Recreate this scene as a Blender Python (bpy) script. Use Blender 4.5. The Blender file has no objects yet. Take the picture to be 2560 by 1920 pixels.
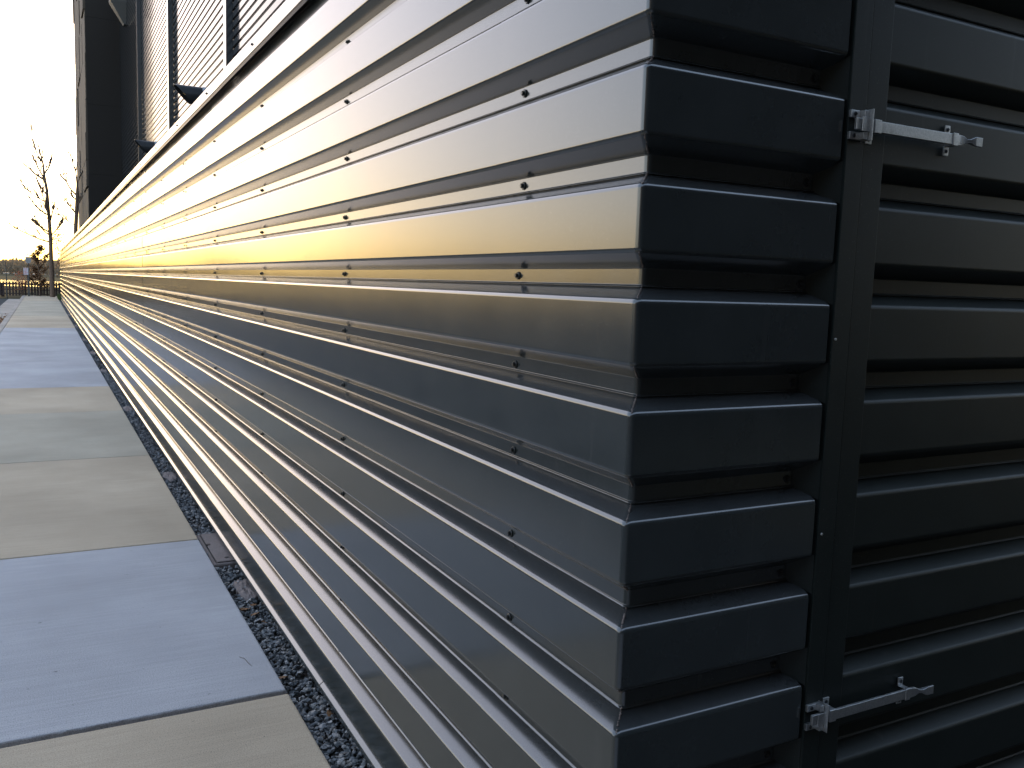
import bpy, bmesh, math, random
from mathutils import Vector, Matrix, noise
random.seed(7)
S = bpy.context.scene
C = S.collection

# ------------------------------------------------------------------ camera
cam = bpy.data.cameras.new('camera'); co = bpy.data.objects.new('camera', cam); C.objects.link(co)
r_ = Vector((0.8818, -0.4706, 0.0322)); u_ = Vector((0.0242, 0.1134, 0.9932)); f_ = Vector((0.471, 0.875, -0.1114))
r_.normalize(); f_ = (f_ - r_*f_.dot(r_)).normalized(); u_ = r_.cross(f_)
M = Matrix(((r_.x, u_.x, -f_.x), (r_.y, u_.y, -f_.y), (r_.z, u_.z, -f_.z))).to_4x4()
M.translation = Vector((-0.8365, -1.1439, 1.4488))
co.matrix_world = M
cam.sensor_width = 36; cam.lens = 30.74; cam.clip_start = 0.02; cam.clip_end = 5000
S.camera = co

# ------------------------------------------------------------------ world, sun, exposure
SUN_EL, SUN_AZ = 5.0, 5.0
W = bpy.data.worlds.new('World'); S.world = W; W.use_nodes = True
nt = W.node_tree; bg = nt.nodes['Background']
sky = nt.nodes.new('ShaderNodeTexSky'); sky.sky_type = 'NISHITA'; sky.sun_disc = False
sky.sun_elevation = math.radians(SUN_EL); sky.sun_rotation = math.radians(SUN_AZ)
sky.air_density = 1.0; sky.dust_density = 1.4; sky.ozone_density = 1.6; sky.altitude = 0
hs = nt.nodes.new('ShaderNodeHueSaturation'); hs.inputs['Saturation'].default_value = 1.45
gm = nt.nodes.new('ShaderNodeGamma'); gm.inputs[1].default_value = .37; nt.links.new(sky.outputs[0], gm.inputs[0]); nt.links.new(gm.outputs[0], hs.inputs['Color'])
wb = nt.nodes.new('ShaderNodeMix'); wb.data_type = 'RGBA'; wb.blend_type = 'MULTIPLY'; wb.inputs[0].default_value = 1
wb.inputs[7].default_value = (1.04, .98, 1.07, 1)          # the camera's white balance
nt.links.new(hs.outputs[0], wb.inputs[6]); nt.links.new(wb.outputs[2], bg.inputs[0]); bg.inputs[1].default_value = 0.15
sl = bpy.data.lights.new('sun', 'SUN'); so = bpy.data.objects.new('sun', sl); C.objects.link(so)
sl.energy = 2.0; sl.angle = math.radians(0.6); sl.color = (1, .72, .42)
so.rotation_euler = (math.radians(90-SUN_EL), 0, math.radians(180-SUN_AZ))
S.view_settings.view_transform = 'Standard'; S.view_settings.look = 'None'; S.view_settings.gamma = 1
S.view_settings.exposure = 3.75

# ------------------------------------------------------------------ helpers
def tag(o, label=None, cat=None, group=None, kind=None):
    if label: o['label'] = label
    if cat: o['category'] = cat
    if group: o['group'] = group
    if kind: o['kind'] = kind
    return o
def empty(name, loc=(0, 0, 0), rz=0):
    o = bpy.data.objects.new(name, None); C.objects.link(o); o.location = loc; o.rotation_euler[2] = rz
    o.empty_display_size = .1
    return o
class MB:
    def __init__(s): s.v = []; s.f = []; s.m = []
    def quadstrip(s, rows, mi=0, close=False):
        b = len(s.v); n = len(rows[0])
        for r in rows: s.v += [tuple(p) for p in r]
        for i in range(len(rows)-1):
            for k in range(n if close else n-1):
                a = b+i*n+k; c = b+i*n+(k+1) % n
                s.f.append((a, c, c+n, a+n)); s.m.append(mi)
    def face(s, pts, mi=0):
        b = len(s.v); s.v += [tuple(p) for p in pts]; s.f.append(tuple(range(b, b+len(pts)))); s.m.append(mi)
    def box(s, x0, x1, y0, y1, z0, z1, mi=0, T=None):
        b = len(s.v)
        P = [(x0,y0,z0),(x1,y0,z0),(x1,y1,z0),(x0,y1,z0),(x0,y0,z1),(x1,y0,z1),(x1,y1,z1),(x0,y1,z1)]
        if T: P = [tuple(T @ Vector(p)) for p in P]
        s.v += P
        for q in ((0,3,2,1),(4,5,6,7),(0,1,5,4),(1,2,6,5),(2,3,7,6),(3,0,4,7)):
            s.f.append(tuple(b+i for i in q)); s.m.append(mi)
    def tube(s, pts, rad, n=7, mi=0, caps=True):
        rows = []
        for i, p in enumerate(pts):
            p = Vector(p)
            d = (Vector(pts[min(i+1, len(pts)-1)]) - Vector(pts[max(i-1, 0)])).normalized()
            a = d.orthogonal().normalized() if abs(d.z) > .95 else d.cross(Vector((0, 0, 1))).normalized()
            b = d.cross(a); r = rad[i]
            rows.append([p + a*math.cos(t)*r + b*math.sin(t)*r for t in [2*math.pi*k/n for k in range(n)]])
        s.quadstrip(rows, mi, True)
        if caps:
            s.face(list(reversed(rows[0])), mi); s.face(rows[-1], mi)
    def build(s, name, mats, parent=None, smooth=False, bevel=0, wn=False, recalc=False):
        me = bpy.data.meshes.new(name); me.from_pydata(s.v, [], s.f)
        if not isinstance(mats, (list, tuple)): mats = [mats]
        for m in mats: me.materials.append(m)
        if len(mats) > 1: me.polygons.foreach_set('material_index', s.m)
        if smooth: me.polygons.foreach_set('use_smooth', [True]*len(me.polygons))
        if recalc:
            bm = bmesh.new(); bm.from_mesh(me); bmesh.ops.recalc_face_normals(bm, faces=bm.faces); bm.to_mesh(me); bm.free()
        me.update()
        o = bpy.data.objects.new(name, me); C.objects.link(o)
        if parent: o.parent = parent
        if bevel:
            b = o.modifiers.new('b', 'BEVEL'); b.width = bevel; b.segments = 2; b.limit_method = 'ANGLE'
        if wn or (bevel and smooth):
            w = o.modifiers.new('w', 'WEIGHTED_NORMAL'); w.keep_sharp = True; w.weight = 100
        return o
def mat(name, col, rough=.5, metal=0, **k):
    m = bpy.data.materials.new(name); m.use_nodes = True
    b = m.node_tree.nodes['Principled BSDF']
    b.inputs['Base Color'].default_value = (*col, 1); b.inputs['Roughness'].default_value = rough
    b.inputs['Metallic'].default_value = metal
    for a, v in k.items(): b.inputs[a].default_value = v
    return m
def nd(m, t, **k):
    n = m.node_tree.nodes.new(t)
    for a, v in k.items():
        if hasattr(n, a): setattr(n, a, v)
        else: n.inputs[a].default_value = v
    return n
def lk(m, a, b): m.node_tree.links.new(a, b)
def coords(m, scale=(1, 1, 1)):
    tc = nd(m, 'ShaderNodeTexCoord'); mp = nd(m, 'ShaderNodeMapping'); mp.inputs['Scale'].default_value = scale
    lk(m, tc.outputs['Object'], mp.inputs[0]); return mp.outputs[0]
def ntex(m, vec, scale, detail=4, rough=.6):
    n = nd(m, 'ShaderNodeTexNoise'); n.inputs['Scale'].default_value = scale
    n.inputs['Detail'].default_value = detail; n.inputs['Roughness'].default_value = rough
    lk(m, vec, n.inputs['Vector']); return n.outputs['Fac']
def ramp(m, fac, stops):
    r = nd(m, 'ShaderNodeValToRGB'); e = r.color_ramp.elements
    while len(e) < len(stops): e.new(.5)
    for i, (p, c) in enumerate(stops):
        e[i].position = p; e[i].color = (*c, 1) if len(c) == 3 else c
    lk(m, fac, r.inputs[0]); return r.outputs[0]
def mix(m, a, b, fac, mode='MIX'):
    n = nd(m, 'ShaderNodeMix', data_type='RGBA', blend_type=mode)
    for s, v in ((0, fac), (6, a), (7, b)):
        if hasattr(v, 'links'): lk(m, v, n.inputs[s])
        else: n.inputs[s].default_value = v if not isinstance(v, tuple) else (*v, 1)
    return n.outputs[2]
def bump(m, h, strength, dist, prev=None):
    b = nd(m, 'ShaderNodeBump'); b.inputs['Strength'].default_value = strength; b.inputs['Distance'].default_value = dist
    lk(m, h, b.inputs['Height'])
    if prev: lk(m, prev, b.inputs['Normal'])
    return b.outputs[0]
def bsdf(m): return m.node_tree.nodes['Principled BSDF']

# ------------------------------------------------------------------ materials
def steel_paint(name, col, r0, r1, dust=True, ior=1.7):
    m = mat(name, col, .3); b = bsdf(m); b.inputs['IOR'].default_value = ior
    v = coords(m)
    streak = ntex(m, coords(m, (30, 30, 1.2)), 1.0, 4)
    fine = ntex(m, v, 9, 5)
    speck = ntex(m, v, 420, 2)
    spk = ramp(m, speck, [(.69, (0, 0, 0)), (.76, (1, 1, 1))])
    big = ntex(m, v, 2.5, 3)
    spm = mix(m, (0, 0, 0), spk, big)
    c = mix(m, col, tuple(x*1.35+.008 for x in col), fine)
    c = mix(m, c, (.20, .19, .18), ramp(m, streak, [(.62, (0, 0, 0)), (.9, (.12, .12, .12))]))
    c = mix(m, c, (.34, .33, .31), mix(m, (0, 0, 0), (.45, .45, .45), spm))
    if dust:                                            # dust that has settled on ledges
        g = nd(m, 'ShaderNodeNewGeometry'); sx = nd(m, 'ShaderNodeSeparateXYZ'); lk(m, g.outputs['True Normal'], sx.inputs[0])
        up = ramp(m, sx.outputs['Z'], [(.45, (0, 0, 0)), (.8, (1, 1, 1))])
        dn = ramp(m, ntex(m, coords(m, (60, 30, 60)), 1.5, 8, .8), [(.3, (.12, .12, .12)), (.7, (.42, .42, .42))])
        c = mix(m, c, (.045, .042, .045), mix(m, (0, 0, 0), dn, up))
    lk(m, c, b.inputs['Base Color'])
    rr = nd(m, 'ShaderNodeMapRange'); rr.inputs[3].default_value = r0; rr.inputs[4].default_value = r1
    lk(m, fine, rr.inputs[0]); lk(m, rr.outputs[0], b.inputs['Roughness'])
    n1 = bump(m, ntex(m, coords(m, (1, .35, 2.2)), 1.6, 1), .12, .012)
    n2 = bump(m, speck, .03, .001, n1)
    lk(m, n2, b.inputs['Normal'])
    return m
M_wall = steel_paint('charcoal_painted_steel', (.018, .0225, .0235), .13, .20)
M_end_shaded = steel_paint('charcoal_painted_steel_shaded', (.007, .0105, .0100), .38, .48, False, 1.27)  # same paint as the side wall, with the door end's shade darkened in
M_bld = steel_paint('grey_painted_steel', (.018, .020, .022), .07, .11, False); bsdf(M_bld).inputs['IOR'].default_value = 1.3
M_screw = mat('screw_black_metal', (.03, .033, .036), .35, .5)
M_zinc = mat('zinc_plated_steel', (.62, .64, .66), .38, .92)
v = coords(M_zinc); zf = ntex(M_zinc, v, 300, 4)
lk(M_zinc, ramp(M_zinc, zf, [(.3, (.36, .38, .39)), (.7, (.54, .55, .56))]), bsdf(M_zinc).inputs['Base Color'])
lk(M_zinc, ramp(M_zinc, ntex(M_zinc, v, 60, 3), [(.2, (.26,)*3), (.8, (.5,)*3)]), bsdf(M_zinc).inputs['Roughness'])

def concrete(name, c0, c1, c2, streaks=True):
    m = mat(name, c0, .85); b = bsdf(m); b.inputs['Specular IOR Level'].default_value = .1
    v = coords(m)
    c = ramp(m, ntex(m, v, 1.3, 5, .65), [(.3, c0), (.7, c1)])
    if streaks:
        st = ntex(m, coords(m, (1.1, 40, 1)), 1.6, 8, .8)
        c = mix(m, c, tuple(x*.92 for x in c2), ramp(m, st, [(.38, (0, 0, 0)), (.72, (.8,)*3)]))
    gr = ntex(m, v, 240, 3, .7)
    c = mix(m, c, ramp(m, gr, [(.28, (.45,)*3), (.5, (1, 1, 1)), (.75, (1.25,)*3)]), .9, 'MULTIPLY')
    pit = ramp(m, ntex(m, v, 38, 2), [(.24, (.35,)*3), (.275, (1, 1, 1))])
    c = mix(m, c, pit, .8, 'MULTIPLY')
    st2 = ramp(m, ntex(m, v, .7, 4, .6), [(.35, (.82,)*3), (.65, (1.06,)*3)])
    c = mix(m, c, st2, 1.0, 'MULTIPLY')
    lk(m, c, b.inputs['Base Color'])
    n1 = bump(m, ntex(m, coords(m, (6, 160, 6)), 2.4, 4, .7), .6, .002)
    lk(m, bump(m, gr, .6, .0014, n1), b.inputs['Normal'])
    return m
M_blue = concrete('pale_blue_grey_concrete', (0.345, 0.342, 0.354), (0.393, 0.392, 0.401), (0.303, 0.301, 0.314))
M_beige = concrete('beige_grey_concrete', (0.389, 0.321, 0.235), (0.443, 0.368, 0.274), (0.335, 0.274, 0.203))
M_beige2 = concrete('light_grey_concrete', (0.338, 0.301, 0.236), (0.375, 0.341, 0.269), (0.303, 0.270, 0.213))
M_kerb = concrete('kerb_concrete', (.27, .24, .21), (.31, .28, .25), (.23, .21, .19), False)
M_dirt = mat('dark_soil', (.012, .010, .009), .95)
def grav():
    m = mat('dark_crushed_stone', (.06, .065, .07), .8); b = bsdf(m); v = coords(m)
    vo = nd(m, 'ShaderNodeTexVoronoi'); vo.inputs['Scale'].default_value = 55; lk(m, v, vo.inputs['Vector'])
    sp = nd(m, 'ShaderNodeSeparateColor'); lk(m, vo.outputs['Color'], sp.inputs[0])
    c = ramp(m, sp.outputs[0], [(0, (.028, .032, .035)), (.4, (.075, .083, .090)), (.75, (.14, .15, .16)), (.92, (.22, .205, .19)), (1, (.36, .35, .34))])
    c = mix(m, c, ramp(m, ntex(m, v, 300, 3), [(.3, (.65,)*3), (.7, (1.3,)*3)]), .7, 'MULTIPLY')
    lk(m, c, b.inputs['Base Color']); lk(m, bump(m, ntex(m, v, 350, 3), .5, .002), b.inputs['Normal'])
    return m
M_gravel = grav()
M_stone = concrete('pinkish_stone', (.15, .125, .118), (.20, .17, .16), (.11, .095, .09), False)
M_asph = mat('asphalt', (.055, .057, .06), .85)
lk(M_asph, ramp(M_asph, ntex(M_asph, coords(M_asph), 60, 4), [(.3, (.055, .055, .055)), (.7, (.09, .088, .086))]), bsdf(M_asph).inputs['Base Color'])
M_paint = mat('road_paint', (.7, .7, .7), .6)
M_grass = mat('dry_grass', (.12, .10, .06), .95)
lk(M_grass, ramp(M_grass, ntex(M_grass, coords(M_grass), .35, 6, .7), [(.3, (.035, .038, .02)), (.55, (.08, .065, .042)), (.75, (.12, .10, .066))]), bsdf(M_grass).inputs['Base Color'])
def matte(m):
    d = nd(m, 'ShaderNodeBsdfDiffuse'); l = bsdf(m).inputs['Base Color'].links[0].from_socket
    lk(m, l, d.inputs[0]); lk(m, d.outputs[0], m.node_tree.nodes['Material Output'].inputs[0])
matte(M_grass); matte(M_asph)
M_bark = mat('bark', (.10, .065, .045), .9)
lk(M_bark, ramp(M_bark, ntex(M_bark, coords(M_bark, (14, 14, 3)), 2.5, 5, .7), [(.3, (.05, .034, .024)), (.7, (.15, .10, .07))]), bsdf(M_bark).inputs['Base Color'])
def leafmat(name, a, b_, tr=.35):
    m = mat(name, a, .7); b = bsdf(m)
    oi = nd(m, 'ShaderNodeNewGeometry')
    c = ramp(m, oi.outputs['Random Per Island'], [(0, a), (1, b_)])
    lk(m, c, b.inputs['Base Color'])
    t = nd(m, 'ShaderNodeBsdfTranslucent'); lk(m, c, t.inputs[0])
    mx = nd(m, 'ShaderNodeMixShader'); mx.inputs[0].default_value = tr
    lk(m, b.outputs[0], mx.inputs[1]); lk(m, t.outputs[0], mx.inputs[2])
    lk(m, mx.outputs[0], m.node_tree.nodes['Material Output'].inputs[0])
    return m
M_leaf = leafmat('brown_oak_leaf', (.13, .07, .035), (.24, .14, .07), .5)
M_leafred = leafmat('orange_leaf', (.25, .085, .045), (.33, .13, .07))
M_fallen = leafmat('fallen_leaf', (.10, .04, .014), (.20, .10, .035), .2)
M_grassblade = leafmat('grass_blade', (.03, .055, .013), (.06, .085, .025))
M_fence = mat('dark_brown_timber', (.030, .020, .018), .8)
M_wood = leafmat('bare_woodland', (.075, .06, .036), (.12, .085, .05), .15)
M_hill = mat('hill', (.13, .10, .075), .95)
lk(M_hill, ramp(M_hill, ntex(M_hill, coords(M_hill), .08, 6, .7), [(.3, (.07, .058, .042)), (.7, (.12, .09, .07))]), bsdf(M_hill).inputs['Base Color'])
matte(M_hill)
M_water = mat('pond_water', (.02, .025, .03), .06)
lk(M_water, bump(M_water, ntex(M_water, coords(M_water), 1.5, 3), .15, .05), bsdf(M_water).inputs['Normal'])
M_signback = mat('sign_back_metal', (.22, .23, .24), .5, .6)
M_signwhite = mat('sign_white', (.45, .44, .48), .5)
M_signred = mat('sign_red', (.5, .08, .08), .5)
M_twd = mat('dark_panel', (.014, .0125, .011), .7)
bsdf(M_twd).inputs['Specular IOR Level'].default_value = .15
M_post = mat('dark_post', (.04, .042, .04), .6)

# ------------------------------------------------------------------ ribbed profile (horizontal 7.2 inch ribs)
P = .183; D = .0385; Z0 = 1.47
def fillet(pts):
    out = []
    for i, (x, z, r) in enumerate(pts):
        p = Vector((x, z))
        if r <= 0 or i in (0, len(pts)-1): out.append(p); continue
        a = (Vector(pts[i-1][:2])-p); b = (Vector(pts[i+1][:2])-p)
        la, lb = a.length, b.length; a.normalize(); b.normalize()
        ang = a.angle(b); t = min(r/math.tan(ang/2), la*.48, lb*.48); r2 = t*math.tan(ang/2)
        bis = (a+b).normalized(); c = p + bis*(r2/math.sin(ang/2))
        s0 = p+a*t-c; s1 = p+b*t-c; n = 5; th = s0.angle(s1)
        for k in range(n+1):
            q = (s0*math.sin(th*(1-k/n)) + s1*math.sin(th*k/n))/math.sin(th)
            out.append(c+q)
    return out
def rib_profile(ktop, kbot, top_extra=.0):
    L = [(D, Z0 + P*ktop + .0154 + top_extra, 0)]
    for k in range(ktop, kbot-1, -1):
        z = Z0 + P*k
        if k != ktop: L.append((D, z+.0154, .003))
        L += [(D, z-.0122, .0012), (D-.0032, z-.0150, 0), (D-.0030, z-.0158, 0), (D+.0003, z-.0164, 0), (D, z-.0170, 0),
              (0, z-.0373, .0105), (0, z-.1430, .0105 if k > kbot else .003)]
    z = Z0+P*kbot
    L.append((.018, z-.153, 0))
    return fillet(L)
PROF = rib_profile(5, -7, .04)

def wob(y, z, seed):
    n = noise.noise(Vector((seed*7.3, y*.55, z*2.0)))*.0006 + noise.noise(Vector((seed*3.1+9, y*1.7, round(z/P)*5.1)))*.0001
    return n

enc = empty('equipment_enclosure', (0, 0, 0))
tag(enc, 'long low charcoal enclosure in horizontal ribbed steel, bolted door at near end', 'enclosure')
WEND = 51.0
# side wall sheets, 12 ft each, lapped
y = .495; i = 0
rr = random.Random(3)
while y < WEND-.05:
    y1 = 4.19 if i == 0 else min(y+3.66, WEND)
    tilt = rr.uniform(-.0005, .0005); lean = rr.uniform(-.0006, .0006); off = .0012 if i % 2 else 0.0
    if i == 1: lean = .0010
    ys = [y-.02+(y1-y+.02)*k/max(2, int((y1-y)/.14)) for k in range(max(2, int((y1-y)/.14))+1)]
    m = MB()
    m.quadstrip([[(p.x+off+wob(yy, p.y, i)+tilt*(yy-(y+y1)/2)+lean*(p.y-1.3), yy, p.y) for p in PROF] for yy in ys])
    m.build('side_panel', M_wall, enc, smooth=True, wn=True)
    y = y1; i += 1
# corner sheet folded round the near corner
m = MB(); rows = []
CX, CY = .432, .507
for p in PROF:
    d = p.x-.0024; q = p.y; rad = .011; c = d+rad
    line = [(d+.0022, CY, q)] + [(d+.0022*(CY-(CY-c)*t)/CY, CY-(CY-c)*t, q) for t in (.3, .6, .85)]
    line += [(c-rad*math.cos(t), c-rad*math.sin(t), q) for t in [math.pi/2*k/6 for k in range(7)]]
    line += [(c+(CX-c)*t, d, q) for t in (.15, .4, .7, 1)]
    rows.append(line)
rows = [list(x) for x in zip(*rows)]
m.quadstrip(rows)
# raw cut edge at the mitres
rr = random.Random(11)
for k in range(4, -8, -1):
    z = Z0+P*k
    for (xa, za, xb, zb) in ((D, z+.0154, 0.003, z+.0154+.0246), (D, z-.014, .003, z-.0373)):
        n = 26
        for j in range(n):
            t = j/n; x = xa+(xb-xa)*t; zz = za+(zb-za)*t
            if rr.random() < .75:
                s = rr.uniform(.0004, .0011)
                T = Matrix.Translation((x-.0012+rr.uniform(-.0006, .0006), x-.0012+rr.uniform(-.0006, .0006), zz+rr.uniform(-.0006, .0006))) @ Matrix.Rotation(rr.uniform(0, 3), 4, 'Z') @ Matrix.Rotation(rr.uniform(0, 3), 4, 'X')
                m.box(-s, s, -s, s, -s*1.6, s*1.6, 1, T=T)
m.build('corner_panel', [M_wall, M_stone], enc, smooth=True, wn=True)
# end wall beyond the door
PX1 = 1.50
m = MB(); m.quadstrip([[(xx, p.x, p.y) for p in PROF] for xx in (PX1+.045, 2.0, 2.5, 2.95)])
m.build('end_panel', M_end_shaded, enc, smooth=True, wn=True)
# core and base of the walls, so nothing shows through
m = MB(); m.box(.045, .16, .05, WEND-.01, .05, 2.44); m.box(2.80, 2.94, .05, WEND-.01, .05, 2.44)
m.box(.05, .43, .045, .10, .05, 2.44); m.box(PX1+.05, 2.79, .045, .10, .05, 2.44); m.box(.16, 2.80, WEND-.12, WEND-.01, .05, 2.44)
m.box(.431, PX1+.045, .045, .10, 2.33, 2.44)
m.build('wall_core', M_post, enc)
m = MB(); m.box(.03, .15, .06, WEND-.02, -.12, .048); m.box(.05, 2.9, .06, .15, -.12, .048)
m.build('plinth', M_dirt, enc)
# drip flashing at the foot
m = MB(); ys = [.0]+[1.735]+[1.735+3.05*k for k in range(1, 17)]+[WEND]
for a, b in zip(ys[:-1], ys[1:]):
    n = 8; o_ = rr.uniform(-.0006, .0006)
    m.quadstrip([[(.020, yy, .049), (-.001+o_, yy, .0478), (-.0125+o_, yy, .0385), (-.0135+o_, yy, .0365), (-.0135+o_, yy, .022), (-.012+o_, yy, .022)]
                 for yy in [a+.003+(b-a-.006)*t/n for t in range(n+1)]])
m.build('base_flashing', M_wall, enc)
# cap flashing
m = MB(); ys = [-.004, .6, 3.71]+[3.71+3.05*k for k in range(1, 16)]+[WEND+.01]
for j, (a, b) in enumerate(zip(ys[:-1], ys[1:])):
    o_ = -.0008*(j % 2)
    pr = [(.012, 2.424), (-.002, 2.427), (-.004, 2.430), (-.004, 2.482), (-.0025, 2.487), (.002, 2.4885), (.20, 2.498), (.20, 2.45)]
    n = 14
    m.quadstrip([[(x+o_+wob(yy, 2.4, j+40), yy, z) for x, z in pr] for yy in [a+(b-a)*t/n for t in range(n+1)]])
m.quadstrip([[(xx, y_, z) for y_, z in [(.012, 2.424), (-.005, 2.43), (-.005, 2.482), (.002, 2.4885), (.20, 2.498)]] for xx in (-.004, 1.4, 2.95)])
m.build('cap_flashing', M_wall, enc, smooth=True, wn=True)

# ------------------------------------------------------------------ screws
def screw_mesh(n_ax):
    m = MB()
    def ring(r, h, n): r *= 1.04; return [(-h*1.04, math.cos(2*math.pi*k/n)*r, math.sin(2*math.pi*k/n)*r) for k in range(n)]
    m.quadstrip([ring(.0078, 0, 14), ring(.0078, .0012, 14), ring(.0066, .0022, 14)], 0, True)
    m.quadstrip([ring(.0044, .0022, 6), ring(.0044, .0060, 6), ring(.0036, .0070, 6)], 0, True)
    m.face(ring(.0066, .0022, 14)); m.face(ring(.0036, .0070, 6))
    return m
pts = []                                               # (x, y, z, facing)
cols = [.462, 1.655, 2.89, 4.103, 5.30, 6.559] + [6.559+1.22*k for k in range(1, 37)]
rr = random.Random(5)
for cyi, cy in enumerate(cols):
    if cy > WEND-.1: break
    for k in range(4, -8, -1):
        pts.append((D-.0016, cy+rr.uniform(-.006, .006), Z0+P*k+rr.uniform(-.002, .002), 0))
    pts.append((-.004, cy+rr.uniform(-.01, .01), 2.457, 0))
for k in range(4, -8, -1):
    pts.append((.393+rr.uniform(-.001, .001), D-.0016, Z0+P*k, 1))
cp = Vector((-.8365, -1.1439, 1.4488))
pts.sort(key=lambda q: (Vector(q[:3])-cp).length)
base = screw_mesh(0); me = None
for n_, (x, y, z, fc) in enumerate(pts[:96]):
    if me is None:
        o = base.build('screw', M_screw, enc, recalc=True); me = o.data
    else:
        o = bpy.data.objects.new('screw', me); C.objects.link(o); o.parent = enc
    o.location = (x, y, z); o.rotation_euler = (rr.uniform(0, 1), 0, math.pi/2 if fc else 0)
    if fc: o.rotation_euler = (0, rr.uniform(0, 1), 0); o.rotation_euler = (0, 0, math.pi/2)
m = MB()
for (x, y, z, fc) in pts[96:]:
    b = len(m.v)
    m.v += [((v_[0]+x, v_[1]+y, v_[2]+z) if not fc else (x-v_[1], y+v_[0], z+v_[2])) for v_ in base.v]
    m.f += [tuple(i+b for i in f) for f in base.f]; m.m += base.m
o = m.build('screw_rows', M_screw, enc, recalc=True); tag(o, kind='stuff')

# ------------------------------------------------------------------ door end
m = MB()
m.box(.444, .4875, -.004, .040, .05, 2.33); m.box(.444, PX1+.045, -.004, .040, 2.3305, 2.40)
m.box(PX1, PX1+.043, -.004, .040, .05, 2.33)
m.build('door_frame', M_end_shaded, enc, bevel=.0012, smooth=True)
for k in range(4, -8, -1):                             # folded closures in each valley beside the frame
    m = MB(); z = Z0+P*k
    m.face([(.408, D-.0018, z-.0155), (.443, .001, z-.0373), (.443, .001, z+.040), (.408, D-.0018, z+.0154)])
    m.face([(.408, D-.0016, z-.0155), (.408, D-.0016, z+.0154), (.403, D-.0016, z+.0154), (.403, D-.0016, z-.0155)])
    m.build('closure_strip', M_end_shaded, enc)
for (fx, fz) in ((.4516, 1.3702), (.4528, 1.001), (.452, 2.02)):
    m = MB(); n = 10
    m.quadstrip([[(fx+math.cos(t)*r, -.004-h, fz+math.sin(t)*r) for t in [2*math.pi*k/n for k in range(n)]] for r, h in ((.0028, 0), (.0024, .0012), (.0008, .0014))], 0, True)
    m.build('rivet', M_zinc, enc)
door = MB()
door.box(.4905, .545, -.001, .036, .06, 2.325); door.box(PX1-.058, PX1-.003, -.001, .036, .06, 2.325)
door.box(.5455, PX1-.0585, -.001, .036, 2.26, 2.325)
dl = MB()
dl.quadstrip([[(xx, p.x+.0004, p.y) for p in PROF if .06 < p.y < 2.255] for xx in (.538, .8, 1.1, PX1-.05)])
dleaf = dl.build('door', M_end_shaded, enc, smooth=True, wn=True)
ds = door.build('door_stile', M_end_shaded, dleaf, bevel=.0012, smooth=True)
m = MB(); m.box(.40, PX1+.04, .042, .060, .06, 2.33); m.build('door_backing', M_post, dleaf)

def slide_bolt(z, xoff=0.0):
    """zinc slide bolt: keeper on the frame, two guides and bar on the door"""
    root = MB()
    yb = -.0045
    # bar, with the flattened and twisted finger end
    bar = MB()
    bar.box(.4445, .732, -.0225, -.0165, z-.0100, z+.0100)
    secs = [(.732, .0100, .003, -.0195), (.742, .0088, .0034, -.0195), (.750, .0040, .004, -.0205), (.757, .0036, .0042, -.024), (.764, .0075, .0032, -.028), (.769, .0088, .0022, -.029), (.786, .0088, .0022, -.0295)]
    rows = [[(x, yc-b, z-a), (x, yc+b, z-a), (x, yc+b, z+a), (x, yc-b, z+a)] for x, a, b, yc in secs]
    bar.quadstrip(rows, 0, True); bar.face(rows[-1]); bar.face(rows[0])
    ob = bar.build('slide_bolt', M_zinc, enc, bevel=.0008, smooth=True, recalc=True)
    kp = MB()                                          # keeper: raised U plate with a slot and standing flange
    kp.box(.4425, .4655, -.0105, -.0042, z+.0125, z+.0255)
    kp.box(.4425, .4655, -.0105, -.0042, z-.0255, z-.0125)
    kp.box(.4655, .4755, -.0215, -.0042, z+.0125, z+.0255); kp.box(.4655, .4755, -.0215, -.0042, z-.0255, z-.0125)
    kp.box(.4560, .4765, -.0255, -.0240, z-.0122, z+.0122)
    kp.box(.4765, .4783, -.0300, -.0042, z+.0115, z+.0275); kp.box(.4765, .4783, -.0300, -.0042, z-.0275, z-.0115)
    kp.box(.4765, .4783, -.0300, -.0235, z-.0115, z+.0115)
    kp.build('keeper', M_zinc, ob, bevel=.0006, smooth=True)
    for gx, wd in ((.4985, .017), (.7165, .014)):
        g = MB()
        g.box(gx-wd/2, gx+wd/2, -.0045, -.0012, z+.0112, z+.0285); g.box(gx-wd/2, gx+wd/2, -.0045, -.0012, z-.0285, z-.0112)
        g.box(gx-wd/2, gx+wd/2, -.0242, -.0226, z-.0118, z+.0118)
        g.box(gx-wd/2, gx+wd/2, -.0225, -.0046, z+.0102, z+.0118); g.box(gx-wd/2, gx+wd/2, -.0225, -.0046, z-.0118, z-.0102)
        g.build('guide', M_zinc, ob, bevel=.0006, smooth=True)
    for (sx, sy, sz) in ((.4530, -.0107, z+.019), (.4530, -.0107, z-.019), (.4985, -.0047, z+.0205), (.4985, -.0047, z-.0205), (.7165, -.0047, z+.0205), (.7165, -.0047, z-.0205)):
        s = MB(); n = 10
        s.quadstrip([[(sx+math.cos(t)*r, sy-h, sz+math.sin(t)*r) for t in [2*math.pi*k/n for k in range(n)]] for r, h in ((.0040, 0), (.0036, .0012), (.0018, .0015), (.0014, .0003), (.0001, .0002))], 0, True)
        s.build('bolt_screw', M_screw, ob)
    return ob
b1 = slide_bolt(1.7555); b1['label'] = 'upper zinc slide bolt across the door edge'
b2 = slide_bolt(.6390); b2['label'] = 'lower zinc slide bolt across the door edge'

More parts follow.
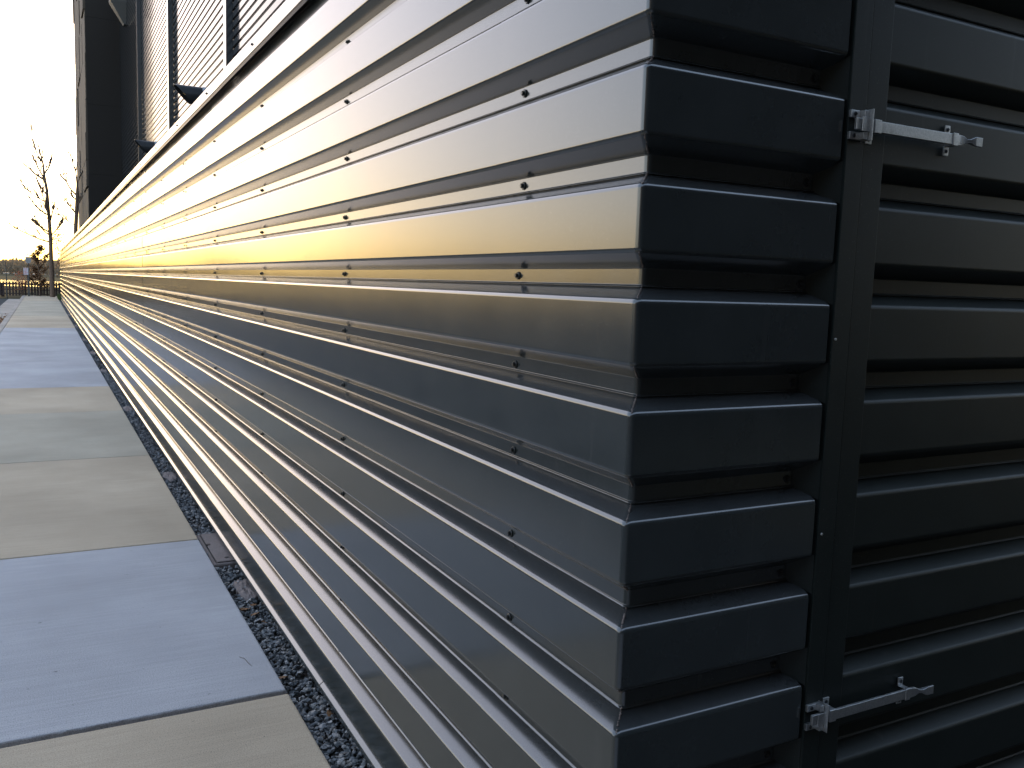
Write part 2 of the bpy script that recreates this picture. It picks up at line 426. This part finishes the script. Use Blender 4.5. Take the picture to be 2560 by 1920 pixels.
# ------------------------------------------------------------------ ground, pavement, gravel
m = MB(); m.face([(-1500, -300, -.17), (1500, -300, -.17), (1500, 2500, -.17), (-1500, 2500, -.17)])
tag(m.build('ground', M_grass), kind='structure')
m = MB(); m.face([(-60, -60, -.166), (-2.5, -60, -.166), (-2.5, 55.0, -.166), (-60, 55.0, -.166)])
tag(m.build('parking_lot', M_asph), kind='structure')
m = MB(); m.face([(-2.5, -60, -.160), (-1.852, -60, -.158), (-1.852, 55.0, -.158), (-2.5, 55.0, -.160)])
tag(m.build('gutter', M_kerb), kind='structure')
m = MB()
for yy in [50.2-2.7*k for k in range(24)]: m.box(-7.6, -2.75, yy, yy+.11, -.1655, -.162)
tag(m.build('parking_markings', M_paint), kind='structure')
m = MB()
for a, b in zip([-60+3.05*k for k in range(39)], [-60+3.05*(k+1)-.008 for k in range(39)]):
    if a < 57: m.box(-1.85, -1.707, a, min(b, 57.2), -.25, .002)
tag(m.build('kerb', M_kerb, bevel=.008, smooth=True), kind='structure')
slabs = [(-2.2, -.62, 0), (-.61, 1.797, 1), (1.830, 3.812, 0), (3.822, 6.338, 1), (6.345, 8.93, 2), (8.935, 11.15, 1), (11.158, 24.2, 0), (24.208, 31.0, 1), (31.008, 38.0, 2), (38.008, 47, 2), (47.008, 56.9, 1)]
m = MB(); rr = random.Random(2)
def edge_pts(x0, y0, x1, y1, n, j):
    return [(x0+(x1-x0)*t/n+rr.uniform(-j, j), y0+(y1-y0)*t/n+rr.uniform(-j, j)) for t in range(n)]
for (a, b, mi) in slabs:
    near = b < 9
    n = 90 if near else 30; j = .0012 if near else .003
    x0, x1 = -1.70, -.107
    pts2 = edge_pts(x0, a, x1, a, n, j)+edge_pts(x1, a, x1, b, n, j)+edge_pts(x1, b, x0, b, n, j)+edge_pts(x0, b, x0, a, 8, j)
    if a < 0 and b < 0: zt = -.001
    cx, cy = (x0+x1)/2, (a+b)/2
    def inset(p, d): 
        return (max(x0+d, min(x1-d, p[0])) if abs(p[0]-x0) < .02 or abs(p[0]-x1) < .02 else p[0], max(a+d, min(b-d, p[1])) if abs(p[1]-a) < .02 or abs(p[1]-b) < .02 else p[1])
    r0 = [(p[0], p[1], -.16) for p in pts2]; r1 = [(p[0], p[1], -.006) for p in pts2]
    r2 = [(*inset(p, .0022), -.0014) for p in pts2]; r3 = [(*inset(p, .0075), 0) for p in pts2]
    m.quadstrip([r0, r1, r2, r3], mi, True); m.face(r3, mi)
tag(m.build('pavement', [M_blue, M_beige, M_beige2]), kind='structure')
m = MB(); m.box(-1.72, -.12, -3, 57, -.165, -.08); m.box(-.1205, 3.2, -30, 57, -.165, -.045); m.box(-1.72, -.1205, -30, -3.001, -.165, -.028)
tag(m.build('soil_bed', M_dirt), kind='structure')
# crushed stone between slab and wall
ico = bmesh.new(); bmesh.ops.create_icosphere(ico, subdivisions=1, radius=1)
IV = [v_.co.copy() for v_ in ico.verts]; IFc = [tuple(v_.index for v_ in f.verts) for f in ico.faces]; ico.free()
def rock(m, c, s, rr, fl=.75, jit=.35):
    b = len(m.v); R = Matrix.Rotation(rr.uniform(0, 6.28), 3, 'Z') @ Matrix.Rotation(rr.uniform(-.7, .7), 3, 'X')
    sx, sy, sz = s*rr.uniform(.7, 1.35), s*rr.uniform(.7, 1.1), s*fl*rr.uniform(.6, 1.1)
    for q in IV:
        k = 1+rr.uniform(-jit, jit)
        p = R @ Vector((q.x*sx*k, q.y*sy*k, q.z*sz*k)); m.v.append((c[0]+p.x, c[1]+p.y, c[2]+p.z))
    m.f += [tuple(i+b for i in f) for f in IFc]; m.m += [0]*len(IFc)
rr = random.Random(21); m = MB()
for k in range(11500):
    t = rr.random()
    y = .55+ (t**1.7)*13 if k < 8500 else 8+rr.random()*43
    x = rr.uniform(-.108, .075)
    s = rr.uniform(.006, .0125) if k < 8500 else rr.uniform(.010, .018)
    if 3.36 < y < 3.99 and x > -.095: continue
    rock(m, (x, y, -.036+rr.uniform(0, .012)), s, rr)
tag(m.build('gravel', M_gravel), kind='stuff')
# flat stones lying in the gravel
ST = [(-.020, 2.98, .055, .16, 'irregular pinkish flat stone in the gravel strip, nearest the camera'),
      (-.045, 5.62, .05, .17, 'pale pinkish flat stone in the gravel, just beyond the concrete lid'),
      (-.04, 9.2, .055, .20, 'pale flat stone lying across the gravel strip beside the end of the beige slabs'),
      (-.05, 13.4, .05, .20, 'small pale stone in the gravel beside the start of the long blue slab'),
      (-.04, 16.6, .06, .3, 'pale stone in the gravel halfway along the long blue slab'),
      (-.05, 20.2, .06, .35, 'yellowish stone in the gravel beside the far half of the long blue slab'),
      (-.04, 25.5, .06, .5, 'pale stone in the gravel just past the long blue slab'),
      (-.04, 32.5, .06, .6, 'farthest pale stone in the gravel strip')]
for (x, y, sx, sy, lb) in ST:
    rr = random.Random(int(y*10)); m = MB(); rows = []
    n = 26; ph = [1+.22*noise.noise(Vector((math.cos(2*math.pi*k/n)*1.5+y, math.sin(2*math.pi*k/n)*1.5, 0)))*2 for k in range(n)]
    for (f, h) in ((1.0, -.045), (1.0, -.030), (.93, -.023), (.7, -.018), (.45, -.016), (.2, -.017)):
        rows.append([(x+math.cos(2*math.pi*k/n)*sx*f*ph[k], y+math.sin(2*math.pi*k/n)*sy*f*ph[k], h+rr.uniform(-.004, .004)) for k in range(n)])
    m.quadstrip(rows, 0, True); m.face(rows[-1])
    o = m.build('flat_stone', M_stone, smooth=False); tag(o, lb, 'stone', 'flat stones in the gravel strip')
# concrete box lid
lid = empty('concrete_box', (0, 0, 0)); tag(lid, 'pinkish concrete ground box with a lid, set in gravel between pavement and wall', 'ground box')
m = MB(); m.box(-.098, .06, 3.385, 3.965, -.09, -.018); m.build('box_rim', M_stone, lid, bevel=.012, smooth=True)
m = MB(); m.box(-.076, .055, 3.405, 3.945, -.0177, -.010); m.build('lid', M_stone, lid, bevel=.004, smooth=True)
m = MB(); m.box(-.083, -.0765, 3.41, 3.94, -.0179, -.0168); m.build('lid_gap', M_dirt, lid)
m = MB(); m.tube([(-.071, 3.72, -.012), (-.071, 3.72, -.0075)], [.012, .012], 12); m.build('lid_hole', M_dirt, lid); m = MB(); m.tube([(-.02, 3.46, -.0105), (-.02, 3.46, -.0085)], [.012, .010], 12); m.build('lid_hole', M_dirt, lid)
# fallen leaves
LV = [(-.075, 2.705, .028, 'orange brown leaf against the slab edge, beside the nearest flat stone'), (-.045, 2.63, .020, 'tan curled leaf just in front of the nearest flat stone'),
      (-.03, 2.52, .016, 'small golden leaf on dark gravel below the nearest stone'), (-.085, 1.96, .022, 'dark red leaf at the corner of the blue slab'),
      (-.01, 1.62, .018, 'ochre leaf on the gravel under the wall foot, next to the beige slab'), (-.03, 2.74, .018, 'yellowish leaf leaning on the nearest flat stone')]
for (x, y, s, lb) in LV:
    rr = random.Random(int(y*100)); m = MB(); n = 9
    T = Matrix.Translation((x, y, -.018)) @ Matrix.Rotation(rr.uniform(0, 6), 4, 'Z') @ Matrix.Rotation(rr.uniform(-.5, .5), 4, 'X')
    rows = []
    for j in range(n):
        t = j/(n-1); w = s*.55*math.sin(math.pi*min(1, t*.93+.05))*(1+.3*math.sin(t*19))
        rows.append([T @ Vector((-w, s*2*(t-.5), s*.35*abs(1-t)*.6)), T @ Vector((0, s*2*(t-.5), s*.1*math.sin(t*3))), T @ Vector((w, s*2*(t-.5), s*.3*t))])
    m.quadstrip(rows)
    o = m.build('fallen_leaf', M_fallen); o.data.update(); tag(o, lb, 'leaf', 'fallen leaves in the gravel strip')
    sd = o.modifiers.new('s', 'SOLIDIFY'); sd.thickness = .0006
# twig on the blue slab
m = MB(); m.tube([(-.205, 2.165, .0016), (-.19, 2.14, .003), (-.185, 2.10, .002), (-.178, 2.065, .0016)], [.0006, .0009, .0009, .0005], 5)
tag(m.build('twig', M_bark), 'thin dark twig lying on the near blue slab', 'twig')

# ------------------------------------------------------------------ corrugated building and tower behind
bld = empty('warehouse', (3.05, 20, 0)); tag(bld, 'tall grey warehouse clad in fine horizontal corrugated steel behind the enclosure', 'warehouse')
BX = 3.05-3.05; BP = .203
pr = []
z = 0
while z < 16.5:
    pr += [(.045, z), (.045, z+.035), (0, z+.055), (0, z+.185)]; z += BP
bays = [2.0, 10.0, 19.9, 29.9, 39.9, 50.95]
for a, b in zip(bays[:-1], bays[1:]):
    m = MB(); ys = [a+(b-a)*t/6 for t in range(7)]
    m.quadstrip([[(BX+x+.002*math.sin(yy*.9), yy-20, z) for x, z in pr] for yy in ys])
    m.build('cladding', M_bld, bld)
for yy in bays[1:-1]:
    m = MB(); m.box(BX-.15, BX-.001, yy-.17-20, yy+.17-20, 0, 16.5)
    m.build('pilaster', M_bld, bld, bevel=.006, smooth=True)
m = MB(); m.box(BX+.055, BX+9, 1.9-20, 50.9-20, 0, 16.3); m.build('wall_core', M_post, bld)
m = MB(); m.box(BX-.20, BX+9.1, 1.8-20, 50.93-20, 16.5, 16.9); m.build('parapet', M_bld, bld)
m = MB(); m.box(-28, 12, -16-20, -7.0-20, 0, 12); m.build('rear_sky_blocker', M_twd, bld)  # unseen block, added behind the camera to keep the door end dark
m = MB(); m.box(.45, 20, 70-20, 132-20, 0, 15.5); m.build('far_sun_blocker', M_bld, bld)  # unseen block, added beyond the tower to keep sun off the pavement
# mitred exhaust pipes
for (yy, lb) in ((21.4, 'nearer mitre-cut exhaust pipe'), (31.4, 'farther mitre-cut exhaust pipe')):
    m = MB(); n = 28; R = .215; zc = 5.70
    rows = []
    def ring(x_of, r): return [(x_of(math.sin(2*math.pi*k/n)), yy-20+math.cos(2*math.pi*k/n)*r, zc+math.sin(2*math.pi*k/n)*r) for k in range(n)]
    wall = lambda s: BX-.001; el = lambda s: BX-1.05+.19*(1-s)
    m.quadstrip([ring(wall, R), ring(el, R), ring(el, R-.012), ring(lambda s: BX-.25, R-.012)], 0, True)
    m.face(ring(lambda s: BX-.25, R-.012))
    o = m.build('exhaust_pipe', M_bld, bld, smooth=False, recalc=True); o['label'] = lb
    for p_ in o.data.polygons: p_.use_smooth = True
    e_ = o.modifiers.new('e', 'EDGE_SPLIT'); e_.split_angle = math.radians(35)
    m = MB(); m.quadstrip([ring(lambda s: BX-.42, R+.001), ring(lambda s: BX-.42, R+.012), ring(lambda s: BX-.22, R+.012), ring(lambda s: BX-.22, R+.001)], 0, True)
    m.build('collar', M_zinc, o, smooth=False)
# hopper box high on the wall
m = MB(); y0, y1 = 46.2-20, 47.0-20
m.box(BX-.72, BX-.002, y0, y1, 14.35, 15.8)
m.quadstrip([[(BX-.72, y0, 14.35), (BX-.72, y1, 14.35), (BX-.002, y1, 14.35), (BX-.002, y0, 14.35)], [(BX-.12, y0+.2, 13.35), (BX-.12, y1-.2, 13.35), (BX-.002, y1-.2, 13.35), (BX-.002, y0+.2, 13.35)]], 0, True)
m.build('hopper_box', M_post, bld)

M_tw = mat('grey_brown_panel', (.2, .185, .17), .75)
lk(M_tw, ramp(M_tw, ntex(M_tw, coords(M_tw), .8, 5), [(.3, (.045, .038, .030)), (.7, (.07, .06, .048))]), bsdf(M_tw).inputs['Base Color'])
bsdf(M_tw).inputs['Specular IOR Level'].default_value = .1
tw = empty('stone_clad_tower', (1.47, 51, 0)); tag(tw, 'tall tower with dark end face and grey-brown stone slab side, beside bare trees', 'tower')
m = MB(); m.box(.06, 1.66, 0.045, 14.2, 0, 20); m.build('tower_core', M_twd, tw)
for k, (za, zb) in enumerate(((0, 3.4), (3.41, 6.6), (6.61, 10.2), (10.21, 14.6), (14.61, 20))):
    m = MB(); m.box(.0-(.012*(k % 2)), 1.64, 0, .044, za, zb); m.build('dark_panel', M_twd, tw)
rr = random.Random(9); z = 0
while z < 20:
    h = rr.uniform(1.2, 2.6); yy = .05
    while yy < 14.1:
        l = rr.uniform(1.6, 5.5); e = min(yy+l, 14.2); o_ = rr.uniform(0, .10)
        m = MB(); T = Matrix.Translation((0, (yy+e)/2, z+h/2)) @ Matrix.Rotation(rr.uniform(-.02, .02), 4, 'X')
        m.box(-.02-o_, .055, -(e-yy)/2+.02, (e-yy)/2-.02, -h/2+.015, h/2-.015, T=T)
        m.build('stone_panel', M_tw, tw); yy = e
    z += h

# ------------------------------------------------------------------ picket fence across the end
fen = empty('picket_fence', (0, 57.0, 0)); tag(fen, 'dark brown pointed picket fence across the far end of the pavement', 'fence')
for z0, z1 in ((.60, .69), (.30, .345), (.07, .12)):
    m = MB(); m.box(-14, 1.4, .02, .05, z0, z1); m.build('rail', M_fence, fen)
x = -8.8; pm = None; npk = 0
while x < 1.35:
    if pm is None:
        m = MB(); w = .05
        ring = [(-w, 0, -.02), (w, 0, -.02), (w, 0, .745), (0, 0, .80), (-w, 0, .745)]
        a = [(p[0], -.012, p[2]) for p in ring]; b = [(p[0], .012, p[2]) for p in ring]
        m.quadstrip([a, b], 0, True); m.face(a); m.face(list(reversed(b)))
        o = m.build('picket', M_fence, fen, recalc=True); pm = o.data
    else:
        o = bpy.data.objects.new('picket', pm); C.objects.link(o); o.parent = fen
    o.location = (x, 0, random.uniform(-.01, .01)); o.rotation_euler[1] = random.uniform(-.015, .015)
    x += .158; npk += 1
for xx in (-7.9, -5.36, -2.84, -.93+.02, 1.3):
    m = MB(); m.box(xx-.085, xx+.085, -.03+.09, .14, -.1, .70); m.build('fence_post', M_fence, fen)
# sign on a post in front of the fence
sg = empty('sign_post', (-1.50, 55.4, 0)); tag(sg, 'dark post with a grey sign back on top and a small white plate below', 'sign')
m = MB(); m.box(-.07, -.005, -.03, .03, -.1, 1.3); m.box(.0, .045, -.022, .022, -.1, 2.15); m.build('post', M_post, sg)
m = MB(); n = 6
ol = [(-.135, 2.20), (.135, 2.20), (.14, 2.17), (.14, 1.95), (.08, 1.84), (-.08, 1.84), (-.14, 1.95), (-.14, 2.17)]
a = [(x+.01, -.035, z) for x, z in ol]; b = [(x+.01, -.025, z) for x, z in ol]
m.quadstrip([a, b], 0, True); m.face(a); m.face(list(reversed(b))); m.build('sign_plate', M_signback, sg, recalc=True)
m = MB(); m.box(-.245, -.005, -.05, -.042, 1.19, 1.58); o = m.build('notice_plate', M_signwhite, sg)
m = MB()
for k, zz in enumerate((1.52, 1.45, 1.37, 1.30, 1.23)): m.box(-.215+.02*(k % 2), -.04-.03*(k % 3), -.0525, -.0505, zz, zz+.018)
m.build('lettering', M_signred, o)
m = MB(); m.tube([(-2.575, 55.2, -.15), (-2.578, 55.2, 1.0), (-2.61, 55.2, 1.95)], [.028, .024, .018], 8)
tag(m.build('marker_pole', M_post), 'thin dark leaning pole in front of the picket fence', 'pole')

# ------------------------------------------------------------------ trees
def bez(a, b, n, rr, wob_):
    a = Vector(a); b = Vector(b); L = (b-a).length; out = []
    for k in range(n+1):
        t = k/n; p = a.lerp(b, t)
        p += Vector((noise.noise(p*1.7+Vector((wob_, 0, 0))), noise.noise(p*1.7+Vector((0, wob_, 0))), .4*noise.noise(p*2)))*L*.07*math.sin(math.pi*t)
        p.z += L*.05*math.sin(math.pi*t)*-1
        out.append(p)
    return out
def branch(m, a, b, r, rr, depth=0, tips=None):
    n = 6 if depth < 2 else 4
    ps = bez(a, b, n, rr, rr.uniform(0, 50)); m.tube(ps, [max(.031 if depth == 0 else .022, r*1.6*(1-.6*k/n)) for k in range(n+1)], 5 if depth else 6, caps=False)
    if tips is not None: tips += ps[n//2:]
    if depth < 2:
        L = (Vector(b)-Vector(a)).length
        for k in range(rr.choice((3, 4, 5))):
            p = ps[rr.randint(1, n)]; d = (Vector(b)-Vector(a)).normalized()
            d = (d + Vector((rr.uniform(-.8, .8), rr.uniform(-.8, .8), rr.uniform(-.1, .9)))*.75).normalized()
            branch(m, p, p+d*L*rr.uniform(.28, .5), max(r*.45, .010), rr, depth+1, tips)
def bare_tree(base, trunk, brs, label, rt, leaves=None, seed=1):
    rr = random.Random(seed)
    root = empty('bare_tree', base); B = Vector(base)
    m = MB(); tp = [Vector(p)-B for p in trunk]
    m.tube(tp, rt, 12); m.build('trunk', M_bark, root, smooth=True)
    m = MB(); tips = []
    for (a, b, r) in brs: branch(m, Vector(a)-B, Vector(b)-B, r, rr, 0, tips)
    m.build('crown', M_bark, root, smooth=True)
    tag(root, label, 'tree', 'trees by the fence')
    return root, tips
Y = 54.6
tr = [(-.33, Y, -.2), (-.34, Y, .9), (-.36, Y, 2.2), (-.36, Y, 3.2), (-.41, Y, 4.5), (-.48, Y, 5.9), (-.58, Y, 6.6), (-.63, Y, 7.3), (-.80, Y, 8.1), (-.90, Y, 8.5)]
tr_r = [.14, .13, .115, .105, .092, .082, .07, .05, .03, .014]
br = [((-.58, Y, 6.45), (-1.35, Y+.5, 7.1), .045), ((-.56, Y, 6.5), (-1.15, Y-.5, 7.7), .03), ((-.58, Y, 6.75), (-.15, Y+.2, 7.9), .03),
      ((-.46, Y, 5.6), (-.95, Y+.3, 6.4), .03), ((-.41, Y, 4.6), (-.80, Y-.5, 5.9), .028), ((-.40, Y, 4.5), (-1.25, Y+.7, 5.3), .03),
      ((-.36, Y, 4.2), (-.04, Y+.2, 5.5), .03), ((-.38, Y, 3.8), (-.55, Y-.3, 5.4), .026), ((-.36, Y, 3.55), (-1.25, Y+.4, 4.35), .035),
      ((-.35, Y, 3.4), (-1.0, Y-.6, 4.0), .03), ((-.35, Y, 3.05), (-1.9, Y+.2, 3.65), .032), ((-.62, Y, 7.2), (-1.10, Y, 8.6), .02),
      ((-.45, Y, 5.2), (-1.5, Y+.1, 5.9), .02), ((-.38, Y, 3.4), (.25, Y+.2, 4.2), .022)]
t1, tips = bare_tree((-.33, Y, -.16), tr, br, 'tallest bare tree with a leaning brown trunk at the far end of the wall', tr_r, seed=4)
rr = random.Random(8); m = MB()
def leafquad(m, p, s, rr):
    R = Matrix.Rotation(rr.uniform(0, 6.3), 3, 'Z') @ Matrix.Rotation(rr.uniform(0, 3), 3, 'X')
    q = [Vector((-.5, 0, 0)), Vector((-.1, -.32, .05)), Vector((.5, 0, 0)), Vector((.1, .34, .06))]
    m.face([p+R @ (c*s) for c in q])
for k in range(200):                                   # brown leaves that still hang on the lower right of the crown
    c = Vector((rr.gauss(.30, .16), rr.gauss(0, .3), rr.gauss(3.35, .28)+.16)); leafquad(m, c, rr.uniform(.08, .14), rr)
for k in range(90):
    c = Vector((rr.gauss(.38, .10), rr.gauss(0, .3), rr.gauss(2.3, .5))); leafquad(m, c, rr.uniform(.08, .14), rr)
m.build('leaves', M_leaf, t1)
Y = 60
tr = [(1.05, Y, -.2), (1.06, Y, 2), (1.08, Y, 4.1), (1.15, Y, 5.2), (1.20, Y, 6.1), (1.22, Y, 6.8), (1.15, Y, 7.5), (1.08, Y, 8.2), (1.0, Y, 9.4)]
br = [((1.20, Y, 6.1), (.30, Y+.3, 7.4), .04), ((1.14, Y, 5.0), (.5, Y-.4, 5.9), .028), ((1.15, Y, 5.3), (1.35, Y-.6, 6.0), .02), ((1.17, Y, 5.8), (.72, Y, 6.4), .02),
      ((1.16, Y, 7.4), (.9, Y+.2, 8.7), .018), ((1.08, Y, 4.3), (.1, Y+.2, 5.0), .02)]
bare_tree((1.05, Y, -.16), tr, br, 'thinner bare tree standing against the side of the tower', [.17, .15, .125, .115, .105, .06, .03, .016, .006], seed=6)
# young oak that keeps its brown leaves
rr = random.Random(14); root = empty('young_oak', (-.98, 55.9, -.16)); tag(root, 'young oak still holding rusty brown leaves, between the sign and the tall bare trunk', 'tree', 'trees by the fence')
m = MB(); m.tube([(0, 0, 0), (.02, 0, .9), (-.02, 0, 1.9), (.04, 0, 2.9)], [.04, .03, .02, .008], 7); m.build('trunk', M_bark, root, smooth=True)
m = MB(); tips = []
for k in range(20):
    z = .5+k*.12; a = rr.uniform(0, 6.28); L = rr.uniform(.35, .75)*(1.2-.28*z)
    branch(m, Vector((0, 0, z)), Vector((math.cos(a)*L, math.sin(a)*L, z+rr.uniform(.1, .45))), .010, rr, 1, tips)
for k in range(1500):
    p = rr.choice(tips) + Vector((rr.gauss(0, .07), rr.gauss(0, .07), rr.gauss(0, .06))); leafquad(m, p, rr.uniform(.09, .15), rr)
m.build('crown', M_leaf, root)
# orange bush left of the sign
rr = random.Random(15); root = empty('orange_bush', (-1.85, 56.4, -.16)); tag(root, 'small spiky orange-red bush just left of the white sign plate', 'bush')
m = MB()
for k in range(26):
    a = rr.uniform(0, 6.28); L = rr.uniform(.25, .55); m.tube([(0, 0, 0), (math.cos(a)*L*.4, math.sin(a)*L*.4, .7), (math.cos(a)*L, math.sin(a)*L, rr.uniform(1.0, 1.65))], [.008, .006, .002], 4)
m.build('stems', M_bark, root)
m = MB()
for k in range(420):
    a = rr.uniform(0, 6.28); L = rr.uniform(.05, .5); leafquad(m, Vector((math.cos(a)*L, math.sin(a)*L, rr.uniform(.55, 1.6)-L*.3)), rr.uniform(.05, .10), rr)
m.build('foliage', M_leafred, root)
# grass tuft at the wall's far foot
rr = random.Random(16); m = MB()
for k in range(420):
    x = rr.uniform(-.12, .10); y = rr.uniform(49.2, 52.8); h = rr.uniform(.10, .30); a = rr.uniform(-.08, .08)
    m.face([(x-.008, y, -.05), (x+.008, y, -.05), (x+a, y+rr.uniform(-.05, .05), h)])
tag(m.build('grass_tuft', M_grassblade), 'small green grass tuft at the far foot of the ribbed wall', 'grass', kind='stuff')
# dry leaves on the gutter
rr = random.Random(18); m = MB()
for k in range(160): leafquad(m, Vector((-2.02+rr.gauss(0, .08), 30+rr.gauss(0, 2.2), -.145)), rr.uniform(.05, .09), rr)
tag(m.build('leaf_litter', M_fallen), 'strip of dark dead leaves along the gutter below the kerb', 'leaves', kind='stuff')

# ------------------------------------------------------------------ far country
m = MB(); m.face([(-150, 104, -.155), (60, 96, -.155), (70, 150, -.155), (-150, 170, -.155)])
tag(m.build('pond', M_water), kind='structure')
m = MB(); m.box(-300, 200, 395, 402, -.16, .25); tag(m.build('far_road', M_kerb), kind='structure')
def polar(az, d, z): return (math.sin(az)*d-.8, math.cos(az)*d-1.1, z)
rows = []
for k in range(241):
    az = math.radians(-150+k*.75)
    h = 9.5+3.6*noise.noise(Vector((az*5, 0, 0)))+1.3*noise.noise(Vector((az*22, 3, 0)))+.5*noise.noise(Vector((az*90, 5, 0)))
    rows.append([polar(az, 640, -1), polar(az, 700, h*.75), polar(az, 760, h), polar(az, 900, h*.7)])
m = MB(); m.quadstrip(rows); tag(m.build('hills', M_hill), kind='structure')
rr = random.Random(31); m = MB()
for k in range(15000):
    az = math.radians(rr.uniform(-130, 18)) if k % 3 else math.radians(rr.uniform(-12, 8))
    d = rr.uniform(300, 380); dens = noise.noise(Vector((az*9, 7, 0)))
    top = 4.2+2.2*dens+1.0*noise.noise(Vector((az*60, 2, 0)))
    z = rr.uniform(0, 1)**.8*top; s = rr.uniform(.5, 1.1)
    c = Vector(polar(az, d, z)); t = Vector((math.cos(az), -math.sin(az), 0))
    m.face([c-t*s*.5, c+t*s*.35+Vector((0, 0, -.2)), c+t*s*.2+Vector((0, 0, s*1.3)), c-t*s*.15+Vector((0, 0, s*.9))])
tag(m.build('woodland', M_wood), kind='stuff')
# trees on the far side of the car park (seen in the cladding's reflections)
def round_tree(az, d, h, w, lb, seed):
    rr = random.Random(seed); b = polar(math.radians(az), d, -.16); root = empty('leafless_tree', b)
    m = MB(); m.tube([(0, 0, 0), (0.1, 0, h*.45), (0, .1, h*.7)], [h*.025, h*.018, h*.008], 8); m.build('trunk', M_bark, root)
    m = MB()
    for k in range(2600):
        v_ = Vector((rr.gauss(0, 1), rr.gauss(0, 1), rr.gauss(0, 1))).normalized()*rr.random()**.4
        c = Vector((v_.x*w, v_.y*w, h*.60+v_.z*h*.40)); leafquad(m, c, rr.uniform(.2, .5), rr)
    m.build('crown', M_wood, root); tag(root, lb, 'tree', 'trees across the car park')
round_tree(-8.2, 90, 4.6, 2.6, 'small round leafless tree across the car park', 1)
